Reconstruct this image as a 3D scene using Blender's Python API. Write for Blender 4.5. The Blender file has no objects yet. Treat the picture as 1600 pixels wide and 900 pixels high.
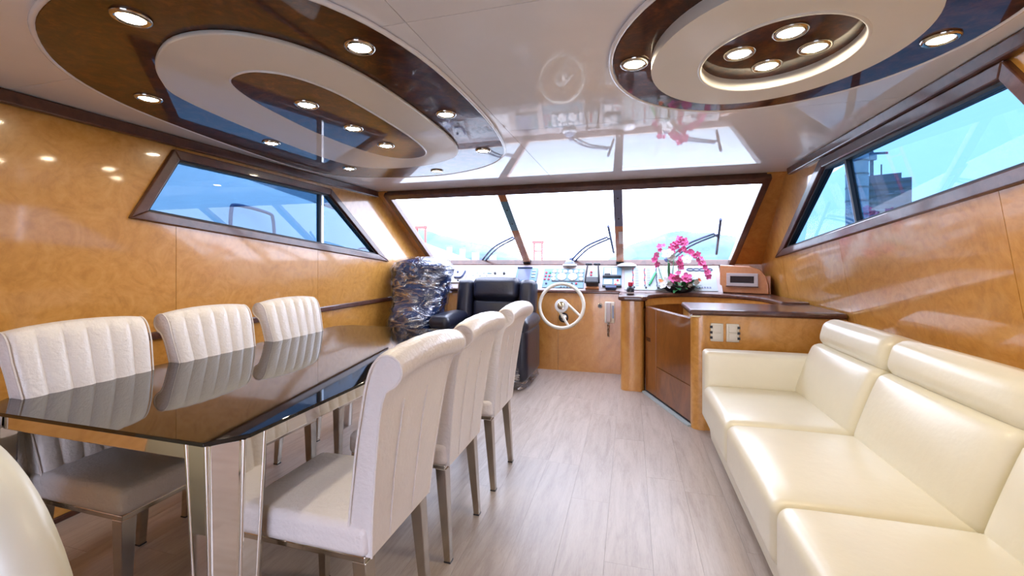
import bpy, bmesh, math, random
from mathutils import Vector, Matrix, noise
random.seed(7)
PI = math.pi
R = math.radians
sc = bpy.context.scene
COL = sc.collection

# ------------------------------------------------------------------ camera
cam_d = bpy.data.cameras.new('camera')
cam = bpy.data.objects.new('camera', cam_d); COL.objects.link(cam)
cam.location = (0, 0, 1.25)
cam.rotation_euler = (R(90), 0, math.atan(185 / 665))
cam_d.sensor_width = 36; cam_d.lens = 665 / 1600 * 36
cam_d.shift_y = -42 / 1600
cam_d.clip_start = 0.02; cam_d.clip_end = 2000
sc.camera = cam

# ------------------------------------------------------------------ world, exposure
SKY = 8.5
w = bpy.data.worlds.new('overcast_sky'); sc.world = w; w.use_nodes = True
bg = w.node_tree.nodes['Background']
bg.inputs[0].default_value = (0.77, 0.79, 1.0, 1); bg.inputs[1].default_value = SKY
sc.view_settings.view_transform = 'Standard'
sc.view_settings.look = 'None'
sc.view_settings.gamma = 1
sc.view_settings.use_curve_mapping = False
sc.view_settings.exposure = 0.28
sc.cycles.use_denoising = True
sc.cycles.max_bounces = 8; sc.cycles.diffuse_bounces = 5; sc.cycles.glossy_bounces = 4
sc.cycles.adaptive_threshold = 0.03
sc.cycles.transparent_max_bounces = 12
sc.cycles.sample_clamp_indirect = 6
sc.cycles.caustics_reflective = False; sc.cycles.caustics_refractive = False

LAMP = 170.0    # downlight lens emission

# ------------------------------------------------------------------ materials
MATS = {}
def nodes(name):
    m = bpy.data.materials.new(name); m.use_nodes = True
    nt = m.node_tree
    return m, nt, nt.nodes['Principled BSDF']

def mat(name, col, rough=0.5, metal=0.0, coat=0.0, coat_rough=0.03, ior=1.5, var=0.06, vscale=12,
        bump=0.0, bscale=60, emit=None, estr=0):
    """plain procedural material with a gentle noise variation"""
    m, nt, b = nodes(name)
    N, L = nt.nodes, nt.links
    tc = N.new('ShaderNodeTexCoord')
    if var > 0:
        nz = N.new('ShaderNodeTexNoise'); nz.inputs['Scale'].default_value = vscale; nz.inputs['Detail'].default_value = 4
        L.new(tc.outputs['Object'], nz.inputs['Vector'])
        rp = N.new('ShaderNodeValToRGB')
        rp.color_ramp.elements[0].position = .3; rp.color_ramp.elements[1].position = .7
        rp.color_ramp.elements[0].color = (*[max(0, c * (1 - var)) for c in col], 1)
        rp.color_ramp.elements[1].color = (*[min(1, c * (1 + var)) for c in col], 1)
        L.new(nz.outputs['Fac'], rp.inputs[0]); L.new(rp.outputs[0], b.inputs['Base Color'])
    else:
        b.inputs['Base Color'].default_value = (*col, 1)
    b.inputs['Roughness'].default_value = rough; b.inputs['Metallic'].default_value = metal
    b.inputs['IOR'].default_value = ior
    b.inputs['Coat Weight'].default_value = coat; b.inputs['Coat Roughness'].default_value = coat_rough
    if bump > 0:
        n2 = N.new('ShaderNodeTexNoise'); n2.inputs['Scale'].default_value = bscale; n2.inputs['Detail'].default_value = 3
        L.new(tc.outputs['Object'], n2.inputs['Vector'])
        bp = N.new('ShaderNodeBump'); bp.inputs['Strength'].default_value = bump; bp.inputs['Distance'].default_value = .01
        L.new(n2.outputs['Fac'], bp.inputs['Height']); L.new(bp.outputs[0], b.inputs['Normal'])
    if emit:
        b.inputs['Emission Color'].default_value = (*emit, 1); b.inputs['Emission Strength'].default_value = estr
    MATS[name] = m
    return m

def wood(name, cols, scale=3.0, stretch=(1, 1, 1), dist=2.5, rough=0.25, coat=1.0, coat_rough=0.04, fine=40, rnd=0.0):
    m, nt, b = nodes(name)
    N, L = nt.nodes, nt.links
    tc = N.new('ShaderNodeTexCoord'); mp = N.new('ShaderNodeMapping'); mp.inputs['Scale'].default_value = stretch
    L.new(tc.outputs['Object'], mp.inputs['Vector'])
    vec = mp.outputs[0]
    oi = N.new('ShaderNodeObjectInfo')
    if rnd > 0:
        ad = N.new('ShaderNodeVectorMath'); ad.operation = 'ADD'
        sc_ = N.new('ShaderNodeMath'); sc_.operation = 'MULTIPLY'; sc_.inputs[1].default_value = 37
        L.new(oi.outputs['Random'], sc_.inputs[0]); L.new(vec, ad.inputs[0]); L.new(sc_.outputs[0], ad.inputs[1])
        vec = ad.outputs[0]
    n1 = N.new('ShaderNodeTexNoise'); n1.inputs['Scale'].default_value = scale; n1.inputs['Detail'].default_value = 6
    n1.inputs['Distortion'].default_value = dist; n1.inputs['Roughness'].default_value = .6
    n2 = N.new('ShaderNodeTexNoise'); n2.inputs['Scale'].default_value = fine; n2.inputs['Detail'].default_value = 3
    n2.inputs['Distortion'].default_value = 1.0
    L.new(vec, n1.inputs['Vector']); L.new(vec, n2.inputs['Vector'])
    mx = N.new('ShaderNodeMix'); mx.data_type = 'FLOAT'; mx.inputs[0].default_value = .3
    L.new(n1.outputs['Fac'], mx.inputs[2]); L.new(n2.outputs['Fac'], mx.inputs[3])
    rp = N.new('ShaderNodeValToRGB')
    rp.color_ramp.elements[0].position = .34; rp.color_ramp.elements[1].position = .66
    rp.color_ramp.elements[0].color = (*cols[0], 1); rp.color_ramp.elements[1].color = (*cols[-1], 1)
    for i, c in enumerate(cols[1:-1]):
        e = rp.color_ramp.elements.new(.34 + .32 * (i + 1) / (len(cols) - 1)); e.color = (*c, 1)
    L.new(mx.outputs[0], rp.inputs[0])
    out = rp.outputs[0]
    if rnd > 0:
        hs = N.new('ShaderNodeHueSaturation')
        ma = N.new('ShaderNodeMath'); ma.operation = 'MULTIPLY_ADD'; ma.inputs[1].default_value = rnd; ma.inputs[2].default_value = 1 - rnd / 2
        L.new(oi.outputs['Random'], ma.inputs[0]); L.new(ma.outputs[0], hs.inputs['Value']); L.new(out, hs.inputs['Color'])
        out = hs.outputs[0]
    L.new(out, b.inputs['Base Color'])
    b.inputs['Roughness'].default_value = rough
    b.inputs['Coat Weight'].default_value = coat; b.inputs['Coat Roughness'].default_value = coat_rough
    if name == 'dark_burl': b.inputs['IOR'].default_value = 1.15
    MATS[name] = m
    return m

def glass(name, tint, gloss=0.0, ior=1.45):
    m = bpy.data.materials.new(name); m.use_nodes = True
    nt = m.node_tree; N, L = nt.nodes, nt.links
    N.remove(N['Principled BSDF'])
    t = N.new('ShaderNodeBsdfTransparent'); t.inputs[0].default_value = (*tint, 1)
    g = N.new('ShaderNodeBsdfGlossy'); g.inputs['Roughness'].default_value = .01
    fr = N.new('ShaderNodeFresnel'); fr.inputs['IOR'].default_value = ior
    mx = N.new('ShaderNodeMixShader')
    ge = N.new('ShaderNodeNewGeometry'); inv = N.new('ShaderNodeMath'); inv.operation = 'SUBTRACT'; inv.inputs[0].default_value = 1
    mu = N.new('ShaderNodeMath'); mu.operation = 'MULTIPLY'
    L.new(ge.outputs['Backfacing'], inv.inputs[1]); L.new(inv.outputs[0], mu.inputs[0]); L.new(fr.outputs[0], mu.inputs[1])
    L.new(mu.outputs[0], mx.inputs[0]); L.new(t.outputs[0], mx.inputs[1]); L.new(g.outputs[0], mx.inputs[2])
    L.new(mx.outputs[0], N['Material Output'].inputs[0])
    MATS[name] = m
    return m

wood('maple', [(.48, .215, .036), (.585, .28, .056), (.65, .33, .083)], scale=5, dist=3.5, rough=.3, coat=.9, coat_rough=.07, fine=28)
wood('maple_dash', [(.46, .19, .035), (.56, .25, .052), (.62, .31, .075)], scale=4, stretch=(1, 1, .6), dist=2.0, rough=.3, coat=1, coat_rough=.05)
wood('cherry_door', [(.125, .036, .006), (.19, .058, .009), (.235, .075, .013)], scale=4, stretch=(1, 1, .35), dist=2, rough=.3, coat=.8, coat_rough=.06)
wood('dark_burl', [(.016, .004, .001), (.050, .012, .003), (.11, .030, .007)], scale=7, dist=2.5, rough=.4, coat=.7, coat_rough=.02, fine=50)
wood('mahogany', [(.050, .016, .010), (.085, .028, .016), (.12, .042, .022)], scale=9, dist=1.0, rough=.4, coat=.6, coat_rough=.08)
wood('pillar_wood', [(.42, .16, .06), (.52, .22, .09)], scale=5, dist=1.5, rough=.25, coat=1, coat_rough=.05)
wood('oak_floor', [(.335, .27, .225), (.42, .35, .30), (.48, .41, .36)], scale=5, stretch=(3.2, .35, 1), dist=1.2, rough=.42, coat=.25, coat_rough=.25, fine=60, rnd=.10)
mat('floor_joint', (.26, .20, .16), .8)
mat('ceiling_white', (.83, .82, .86), .5, coat=.9, coat_rough=.035, ior=1.3, var=.01)
mat('ceiling_joint', (.55, .52, .52), .6)
mat('cream_lacquer', (.76, .74, .71), .5, ior=1.3, coat=.35, coat_rough=.06, var=.01)
mat('chrome', (.80, .78, .75), .05, 1.0, var=.01)
mat('dull_steel', (.50, .45, .38), .12, 1.0, var=.03)
mat('black_glass', (.012, .009, .007), .03, ior=1.5, var=0)
mat('pearl_leather', (.74, .70, .69), .36, coat=.25, coat_rough=.2, var=.02, bump=.35, bscale=70)
mat('cream_leather', (.78, .735, .58), .36, coat=.3, coat_rough=.22, var=.015, bump=.10, bscale=35)
mat('pale_leather', (.68, .67, .58), .4, coat=.2, coat_rough=.2, var=.015, bump=.06, bscale=30)
mat('black_leather', (.009, .011, .026), .36, coat=.2, coat_rough=.2, var=.1, bump=.2, bscale=40)
mat('navy_leather', (.012, .030, .11), .25, coat=.6, coat_rough=.1, var=.5, vscale=6, bump=.8, bscale=7)
mat('white_plastic', (.70, .70, .70), .35, var=.01)
mat('ivory_plastic', (.72, .68, .58), .35, var=.01)
mat('panel_white', (.36, .42, .43), .4, var=.01)
mat('panel_blue', (.13, .25, .33), .4, var=.02)
mat('dash_cream', (.44, .38, .37), .4, coat=.3, var=.02)
mat('screen_grey', (.16, .19, .29), .2, var=.05)
mat('black_plastic', (.012, .013, .02), .35, var=.05)
mat('red_plastic', (.50, .015, .05), .35, var=.05)
mat('green_plastic', (.02, .32, .12), .4, var=.05)
mat('wiper_blue', (.05, .07, .16), .5, var=.05)
mat('rubber', (.012, .012, .014), .5, var=.05)
mat('leaf_green', (.035, .16, .05), .45, var=.3)
mat('stem_green', (.12, .35, .18), .5, var=.1)
mat('petal_pink', (.70, .10, .30), .5, var=.25, vscale=40)
mat('petal_white', (.80, .80, .78), .5, var=.05)
mat('petal_orange', (.80, .20, .06), .5, var=.1)
mat('lamp_lens', (1, 1, 1), .4, var=0, emit=(1.0, .86, .62), estr=LAMP)
mat('sea', (.12, .20, .22), .15, var=.2, vscale=.05)
mat('hill', (.085, .15, .14), .9, var=.25, vscale=.1)
mat('gantry_red', (.40, .10, .09), .7, var=.05)
mat('city_white', (.30, .31, .31), .8, var=.05)
mat('tower_blue', (.045, .085, .14), .5, var=.15, vscale=.2)
mat('tower_pale', (.20, .27, .34), .6, var=.05, vscale=.2)
mat('tower_window', (.02, .035, .06), .2, var=.1)
mat('boat_white', (.80, .82, .84), .4, var=.02, vscale=1)
mat('boat_grey', (.40, .45, .5), .4, var=.02, vscale=1)
glass('clear_glass', (.95, .98, .985))
glass('blue_glass', (.228, .345, .435))     # both faces of a pane tint the light
# cling film: mostly clear, with glossy wrinkles
def film(name):
    m = bpy.data.materials.new(name); m.use_nodes = True
    nt = m.node_tree; N, L = nt.nodes, nt.links
    N.remove(N['Principled BSDF'])
    t = N.new('ShaderNodeBsdfTransparent'); t.inputs[0].default_value = (.88, .9, .95, 1)
    g = N.new('ShaderNodeBsdfGlossy'); g.inputs['Roughness'].default_value = .14
    tc = N.new('ShaderNodeTexCoord'); nz = N.new('ShaderNodeTexNoise'); mp = N.new('ShaderNodeMapping')
    mp.inputs['Scale'].default_value = (1, 1, 2.4)
    nz.inputs['Scale'].default_value = 4.5; nz.inputs['Detail'].default_value = 3.5; nz.inputs['Distortion'].default_value = 2.0
    L.new(tc.outputs['Object'], mp.inputs[0]); L.new(mp.outputs[0], nz.inputs['Vector'])
    bp = N.new('ShaderNodeBump'); bp.inputs['Strength'].default_value = .8; bp.inputs['Distance'].default_value = .06
    L.new(nz.outputs['Fac'], bp.inputs['Height']); L.new(bp.outputs[0], g.inputs['Normal'])
    rp = N.new('ShaderNodeValToRGB')
    rp.color_ramp.elements[0].position = .49; rp.color_ramp.elements[0].color = (.08, .08, .08, 1)
    rp.color_ramp.elements[1].position = .66; rp.color_ramp.elements[1].color = (.55, .55, .55, 1)
    L.new(nz.outputs['Fac'], rp.inputs[0])
    mx = N.new('ShaderNodeMixShader')
    L.new(rp.outputs[0], mx.inputs[0]); L.new(t.outputs[0], mx.inputs[1]); L.new(g.outputs[0], mx.inputs[2])
    L.new(mx.outputs[0], N['Material Output'].inputs[0])
    MATS[name] = m
film('cling_film')

# ------------------------------------------------------------------ geometry helpers
def ortho(d):
    d = Vector(d).normalized()
    a = Vector((0, 0, 1)) if abs(d.z) < .9 else Vector((1, 0, 0))
    u = d.cross(a).normalized(); v = d.cross(u).normalized()
    return d, u, v

class MB:
    def __init__(s): s.v = []; s.f = []
    def add(s, vs, fs, M=None):
        o = len(s.v)
        s.v += [tuple(M @ Vector(p)) if M else tuple(p) for p in vs]
        s.f += [tuple(i + o for i in f) for f in fs]
        return s
    def box(s, x0, x1, y0, y1, z0, z1, M=None):
        vs = [(x, y, z) for z in (z0, z1) for y in (y0, y1) for x in (x0, x1)]
        fs = [(0, 2, 3, 1), (4, 5, 7, 6), (0, 1, 5, 4), (2, 6, 7, 3), (0, 4, 6, 2), (1, 3, 7, 5)]
        return s.add(vs, fs, M)
    def loft(s, rings, caps=True, closed=True):
        n = len(rings[0]); vs = [p for r in rings for p in r]; fs = []
        for i in range(len(rings) - 1):
            for j in range(n if closed else n - 1):
                k = (j + 1) % n
                fs.append((i * n + j, i * n + k, (i + 1) * n + k, (i + 1) * n + j))
        if caps:
            fs.append(tuple(range(n - 1, -1, -1))); b = (len(rings) - 1) * n
            fs.append(tuple(range(b, b + n)))
        return s.add(vs, fs)
    def prism(s, poly, f0, f1):
        """poly of 2d points; f0/f1 map a point to the two end faces"""
        return s.loft([[f0(*p) for p in poly], [f1(*p) for p in poly]])
    def tube(s, path, r, n=8, closed=False, caps=True):
        P = [Vector(p) for p in path]; rings = []
        m = len(P); rr = r if isinstance(r, (list, tuple)) else [r] * m
        up = None
        for i, p in enumerate(P):
            if closed: d = P[(i + 1) % m] - P[i - 1]
            else: d = P[min(i + 1, m - 1)] - P[max(i - 1, 0)]
            d.normalize()
            if up is None: _, u, v = ortho(d)
            else:
                u = (up - d * up.dot(d)).normalized(); v = d.cross(u)
            up = u
            rings.append([tuple(p + (u * math.cos(2 * PI * k / n) + v * math.sin(2 * PI * k / n)) * rr[i]) for k in range(n)])
        if closed: rings.append(rings[0])
        return s.loft(rings, caps=caps and not closed)
    def bar(s, p0, p1, w, d, nrm):
        """rectangular bar from p0 to p1, width w across, depth d along nrm (centred)"""
        p0 = Vector(p0); p1 = Vector(p1); t = (p1 - p0).normalized(); nn = Vector(nrm).normalized()
        q = t.cross(nn).normalized()
        def ring(p): return [tuple(p + q * a * w / 2 + nn * b * d / 2) for a, b in ((-1, -1), (1, -1), (1, 1), (-1, 1))]
        return s.loft([ring(p0), ring(p1)])
    def lathe(s, prof, n=24, M=None):
        rings = [[(r * math.cos(2 * PI * k / n), r * math.sin(2 * PI * k / n), z) for k in range(n)] for r, z in prof]
        t = MB().loft(rings)
        return s.add(t.v, t.f, M)
    def rbox(s, x0, x1, y0, y1, z0, z1, r, n=7, puff=(0, 0, 0), M=None):
        """soft rounded box with bulging faces"""
        c = Vector(((x0 + x1) / 2, (y0 + y1) / 2, (z0 + z1) / 2)); h = Vector(((x1 - x0) / 2, (y1 - y0) / 2, (z1 - z0) / 2))
        idx = {}; vs = []; fs = []
        # denser parameter near the edges
        def par(i, hh):
            k = 3
            if i <= k: return -hh + r * (1 - math.cos(i / k * PI / 2)) if False else -hh + r * i / k
            if i >= n + k: return hh - r * (n + 2 * k - i) / k
            return -hh + r + (2 * hh - 2 * r) * (i - k) / n
        m = n + 6
        def vert(ax, sg, i, j):
            a, b = [(1, 2), (2, 0), (0, 1)][ax]
            p = Vector((0, 0, 0)); p[ax] = sg * h[ax]; p[a] = par(i, h[a]); p[b] = par(j, h[b])
            key = tuple(round(q, 6) for q in p)
            if key in idx: return idx[key]
            q = Vector([max(-(h[k] - r), min(h[k] - r, p[k])) for k in range(3)])
            dd = p - q
            o = q + (dd.normalized() * r if dd.length > 1e-9 else dd)
            for k in range(3):
                if puff[k]:
                    a2, b2 = [(1, 2), (2, 0), (0, 1)][k]
                    wgt = max(0, 1 - (p[a2] / h[a2]) ** 2) * max(0, 1 - (p[b2] / h[b2]) ** 2)
                    o[k] += puff[k] * wgt ** .6 * (p[k] / h[k])
            idx[key] = len(vs); vs.append(tuple(o + c)); return idx[key]
        for ax in range(3):
            for sg in (-1, 1):
                for i in range(m):
                    for j in range(m):
                        f = [vert(ax, sg, i, j), vert(ax, sg, i + 1, j), vert(ax, sg, i + 1, j + 1), vert(ax, sg, i, j + 1)]
                        if sg < 0: f.reverse()
                        if len(set(f)) > 2: fs.append(tuple(f))
        return s.add(vs, fs, M)
    def build(s, name, m, parent=None, smooth=None, bevel=0, local=False):
        me = bpy.data.meshes.new(name)
        bm = bmesh.new()
        vs = [bm.verts.new(p) for p in s.v]
        for f in s.f:
            try: bm.faces.new([vs[i] for i in dict.fromkeys(f)])
            except ValueError: pass
        bmesh.ops.recalc_face_normals(bm, faces=bm.faces[:])
        if bevel:
            es = [e for e in bm.edges if len(e.link_faces) == 2 and e.calc_face_angle(0) > .5]
            bmesh.ops.bevel(bm, geom=es, offset=bevel, segments=2, profile=.5, affect='EDGES', clamp_overlap=True)
        bm.to_mesh(me); bm.free()
        me.materials.append(MATS[m])
        if smooth:
            for p in me.polygons: p.use_smooth = True
            me.set_sharp_from_angle(angle=R(smooth))
        return link(name, me, parent, local)

def link(name, me, parent=None, local=False):
    o = bpy.data.objects.new(name, me); COL.objects.link(o)
    if parent is not None:
        o.parent = parent
        if parent.type == 'EMPTY' and not local:
            o.matrix_parent_inverse = Matrix.LocRotScale(parent.location, parent.rotation_euler, None).inverted()
    return o

def tag(o, label=None, cat=None, group=None, kind=None):
    if label: o['label'] = label
    if cat: o['category'] = cat
    if group: o['group'] = group
    if kind: o['kind'] = kind
    return o
def thing(name, loc, label, cat, group=None, rot=(0, 0, 0)):
    o = bpy.data.objects.new(name, None); COL.objects.link(o)
    o.location = loc; o.rotation_euler = rot; o.empty_display_size = .1
    return tag(o, label, cat, group)
def struct(o, label, cat='room part'):
    return tag(o, label, cat, None, 'structure')
def copy_tree(o, parent=None):
    c = o.copy(); COL.objects.link(c)
    if parent is not None: c.parent = parent
    for ch in list(o.children): copy_tree(ch, c)
    return c
def crom(pts, k=4, closed=False):
    P = [Vector(p) for p in pts]; n = len(P); out = []
    rng = range(n) if closed else range(n - 1)
    for i in rng:
        a = P[(i - 1) % n] if closed or i > 0 else P[i]
        b = P[i]; c = P[(i + 1) % n]; d = P[(i + 2) % n] if closed or i + 2 < n else P[(i + 1) % n]
        for j in range(k):
            t = j / k
            out.append(.5 * ((2 * b) + (-a + c) * t + (2 * a - 5 * b + 4 * c - d) * t * t + (-a + 3 * b - 3 * c + d) * t ** 3))
    if not closed: out.append(P[-1])
    return out
def clip(poly, a, b, keep_left=True):
    """clip a 2d polygon by the line a->b"""
    def side(p):
        v = (b[0] - a[0]) * (p[1] - a[1]) - (b[1] - a[1]) * (p[0] - a[0])
        return v if keep_left else -v
    out = []
    for i, p in enumerate(poly):
        q = poly[(i + 1) % len(poly)]; sp, sq = side(p), side(q)
        if sp >= 0: out.append(p)
        if (sp > 0 and sq < 0) or (sp < 0 and sq > 0):
            t = sp / (sp - sq); out.append((p[0] + (q[0] - p[0]) * t, p[1] + (q[1] - p[1]) * t))
    return out if len(out) > 2 else []
def area(p): return abs(sum(p[i][0] * p[(i + 1) % len(p)][1] - p[(i + 1) % len(p)][0] * p[i][1] for i in range(len(p)))) / 2
def minus(poly, quad):
    """polygon minus a convex counter-clockwise quad -> convex pieces"""
    out = []; rest = poly
    for i in range(len(quad)):
        a, b = quad[i], quad[(i + 1) % len(quad)]
        o = clip(rest, a, b, False)
        if o and area(o) > 1e-5: out.append(o)
        rest = clip(rest, a, b, True)
        if not rest: break
    return out

# ------------------------------------------------------------------ the room
XL = -2.64                        # left wall
def XR(z): return 1.25 + .155 * (2.0 - z)     # right wall leans outward towards the floor
YB, CEIL = -2.4, 2.0
# windshield plane: y = 5.15 - (z - 1.235) * 1.4667
def YW(z): return 5.15 - (z - 1.235) * 1.4667

fl = MB().box(XL - .1, 1.62, YB, 5.2, -.08, -.012).build('floor', 'floor_joint')
struct(fl, 'light greyish oak plank floor of the saloon', 'floor')
PWD, PL = .195, 1.28
me_full = None
i = 0
x = XL
while x < 1.56:
    y = YB - random.uniform(0, 1.1)
    while y < 5.15:
        y0, y1 = max(y, YB), min(y + PL, 5.18)
        if y1 - y0 > .05:
            xx1 = min(x + PWD, 1.57)
            full = abs((y1 - y0) - PL) < 1e-6 and abs(xx1 - x - PWD) < 1e-6
            if full and me_full is not None:
                o = link('plank', me_full, fl)
            else:
                o = MB().box(0, xx1 - x - .0008, 0, y1 - y0 - .0008, -.012, 0).build('plank', 'oak_floor', fl)
                if full: me_full = o.data
            o.location = (x, y0, 0)
        y += PL
    x += PWD

# ceiling: lacquered panels
ce = MB().box(XL - .1, 1.35, YB, 4.06, CEIL + .012, CEIL + .08).build('ceiling', 'ceiling_joint')
struct(ce, 'glossy white lacquered cabin ceiling', 'ceiling')
for xa, xb in ((XL - .05, -.68), (-.68, 1.30)):
    for ya, yb in ((YB, 0), (0, 1.2), (1.2, 2.36), (2.36, 3.52), (3.52, 4.06)):
        MB().box(xa + .0012, xb - .0012, ya + .0012, yb - .0012, CEIL, CEIL + .012).build('panel', 'ceiling_white', ce)

def side_wall(name, to3, quad, seams, label, dirx):
    """to3(y,z,d) gives the 3d point at depth d into the wall"""
    outline = [(YB, -.01), (5.2, -.01), (5.2, 1.20), (YW(2.0), 2.0), (YB, 2.0)]
    mbk = MB()
    for p in minus(outline, quad):
        mbk.prism(p, lambda y, z: to3(y, z, .006), lambda y, z: to3(y, z, .05))
    root = mbk.build(name, 'mahogany'); struct(root, label, 'wall')
    for a, b in zip(seams[:-1], seams[1:]):
        strip = clip(clip(outline, (a + .0015, 0), (a + .0015, 1), False), (b - .0015, 0), (b - .0015, 1), True)
        m = MB()
        for p in minus(strip, quad):
            m.prism(p, lambda y, z: to3(y, z, 0), lambda y, z: to3(y, z, .006))
        if m.v: m.build('panel', 'maple', root)
    return root
def L3(y, z, d=0): return (XL - d, y, z)
def R3(y, z, d=0): return (XR(z) + d, y, z)
QL = [(1.68, 1.488), (4.24, 1.25), (3.29, 1.905), (1.91, 1.915)]
QR = [(1.63, 1.55), (4.617, 1.287), (3.358, 1.938), (1.874, 1.941)]
wl = side_wall('wall_left', L3, QL, [YB, -1.7, -.48, .73, 1.93, 3.14, 4.35, 5.2], 'glossy honey maple wall on the left with seamed panels', -1)
wr = side_wall('wall_right', R3, QR, [YB, -1.7, -.46, .78, 2.02, 3.33, 4.5, 5.2], 'glossy honey maple wall on the right behind the sofa', 1)

def side_window(name, to3, quad, ymul, label, sgn):
    root = thing(name, to3(3, 1.3), label, 'window'); root['kind'] = 'structure'
    cx = sum(p[0] for p in quad) / 4; cz = sum(p[1] for p in quad) / 4
    def inset(q, d):
        n = len(q); lines = []
        for i in range(n):
            a, b = Vector(q[i]), Vector(q[(i + 1) % n]); t = (b - a).normalized(); nn = Vector((-t.y, t.x))
            lines.append((a + nn * d, t))
        out = []
        for i in range(n):
            p, t = lines[i - 1]; q2, t2 = lines[i]
            den = t.x * t2.y - t.y * t2.x; s_ = ((q2.x - p.x) * t2.y - (q2.y - p.y) * t2.x) / den
            out.append(tuple(p + t * s_))
        return out
    o, a, b = inset(quad, -.004), inset(quad, .052), inset(quad, .066)
    fr = MB()
    n = 4
    for i in range(n):
        j = (i + 1) % n
        poly = [o[i], o[j], a[j], a[i]]
        fr.prism(poly, lambda y, z: to3(y, z, -.022), lambda y, z: to3(y, z, .045))
    fr.build('frame', 'mahogany', root, bevel=.006)
    gk = MB()
    for i in range(n):
        j = (i + 1) % n
        gk.prism([a[i], a[j], b[j], b[i]], lambda y, z: to3(y, z, .0), lambda y, z: to3(y, z, .05))
    gk.build('gasket', 'rubber', root)
    # panes either side of the mullion
    for lo, hi in ((-9, ymul - .03), (ymul + .05, 9)):
        q = clip(clip(b, (lo, 0), (lo, 1), False), (hi, 0), (hi, 1), True)
        MB().prism(q, lambda y, z: to3(y, z, .025), lambda y, z: to3(y, z, .031)).build('pane', 'blue_glass', root)
    q = clip(clip(b, (ymul - .03, 0), (ymul - .03, 1), False), (ymul - .008, 0), (ymul - .008, 1), True)
    MB().prism(q, lambda y, z: to3(y, z, .004), lambda y, z: to3(y, z, .04)).build('sash_edge', 'rubber', root)
    return root
side_window('window_1', L3, QL, 3.20, 'slanted blue tinted side window in the left maple wall', -1)
side_window('window_2', R3, QR, 3.10, 'slanted blue tinted side window in the right wall above the sofa', 1)

# trims along the ceiling
def trimbar(name, to3, y0, y1, z0, z1, d, label, m='mahogany'):
    o = MB().prism([(y0, z0), (y1, z0), (y1, z1), (y0, z1)], lambda y, z: to3(y, z, -d), lambda y, z: to3(y, z, .0)).build(name, m, None, bevel=.008)
    return struct(o, label, 'trim')
trimbar('trim_1', L3, YB + .01, 4.02, 1.935, 1.998, .035, 'dark brown wooden moulding along the top of the left wall')
trimbar('trim_2', R3, YB + .01, 3.9, 1.945, 1.998, .04, 'dark brown wooden moulding along the top of the right wall')
trimbar('trim_3', L3, .2, 4.8, .80, .845, .022, 'thin dark wooden chair rail on the left wall behind the chairs')
trimbar('baseboard_left', L3, YB + .01, 4.8, .0, .03, .012, 'thin dark baseboard at the foot of the left wall')

# unseen aft wall behind the camera; doorway left open and sized for sky fill
ab = MB()
ab.box(XL - .05, -1.25, YB - .06, YB, 0, 2.0); ab.box(.75, 1.6, YB - .06, YB, 0, 2.0); ab.box(-1.25, .75, YB - .06, YB, 1.92, 2.0)
struct(ab.build('wall_back', 'maple'), 'maple aft wall with a wide doorway left open for sky fill', 'wall')

# ------------------------------------------------------------------ windshield
WN = Vector((0, .75, 1.1)).normalized()        # outward normal of the sloping glass (up and forward)
def WP(x, v, off=0):                            # v: 0 bottom .. 1 top
    z = 1.235 + .75 * v
    p = Vector((x, YW(z), z)) + WN * off
    return tuple(p)
wf = MB()
wf.box(XL - .05, 1.5, 5.18, 5.24, -.01, 1.25)
struct(wf.build('wall_front', 'maple_dash'), 'front bulkhead below the windshield', 'wall')
ws = thing('window_3', (-.7, 5.15, 1.235), 'wide raked three pane windshield over the helm', 'window'); ws['kind'] = 'structure'
gl0, gl1, gr0, gr1 = -2.46, -2.49, 1.03, 1.085    # glass edges bottom/top
side = MB()
side.prism([(0, 0), (1, 0), (2, 0), (3, 0)], lambda a, b: [WP(XL - .03, 0), WP(gl0 - .03, 0), WP(gl1 - .03, 1.01), WP(XL - .03, 1.01)][int(a)],
           lambda a, b: [WP(XL - .03, 0, .04), WP(gl0 - .03, 0, .04), WP(gl1 - .03, 1.01, .04), WP(XL - .03, 1.01, .04)][int(a)])
side.build('corner_panel', 'maple_dash', ws)
side = MB()
q = [(gr0 + .03, -.05), (1.40, -.05), (1.28, 1.01), (gr1 + .03, 1.01)]
side.prism(q, lambda a, b: WP(a, b), lambda a, b: WP(a, b, .04)); side.build('corner_panel', 'maple_dash', ws)
def wbar(name, x0, v0, x1, v1, wd, dp, m, off=0, bevel=.008):
    return MB().bar(WP(x0, v0, off), WP(x1, v1, off), wd, dp, WN).build(name, m, ws, bevel=bevel)
wbar('frame', gl0 - .035, -.02, gl1 - .035, 1.0, .06, .07, 'mahogany', -.01)
wbar('frame', gr0 + .035, -.02, gr1 + .035, 1.0, .06, .07, 'mahogany', -.01)
wbar('frame', gl1 - .06, .975, gr1 + .06, .975, .075, .07, 'mahogany', -.01)
wbar('sill', gl0 - .06, -.012, gr0 + .06, -.012, .05, .08, 'mahogany', -.005)
xs0 = [gl0, -1.232, -.116, gr0]; xs1 = [gl1, -1.255, -.116, gr1]
for k in range(3):
    q = [(xs0[k] + (.0 if k == 0 else .03), .01), (xs0[k + 1] - (.0 if k == 2 else .03), .01), (xs1[k + 1] - (.0 if k == 2 else .03), .96), (xs1[k] + (0 if k == 0 else .03), .96)]
    MB().prism(q, lambda a, b: WP(a, b, .012), lambda a, b: WP(a, b, .018)).build('pane', 'clear_glass', ws)
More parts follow.
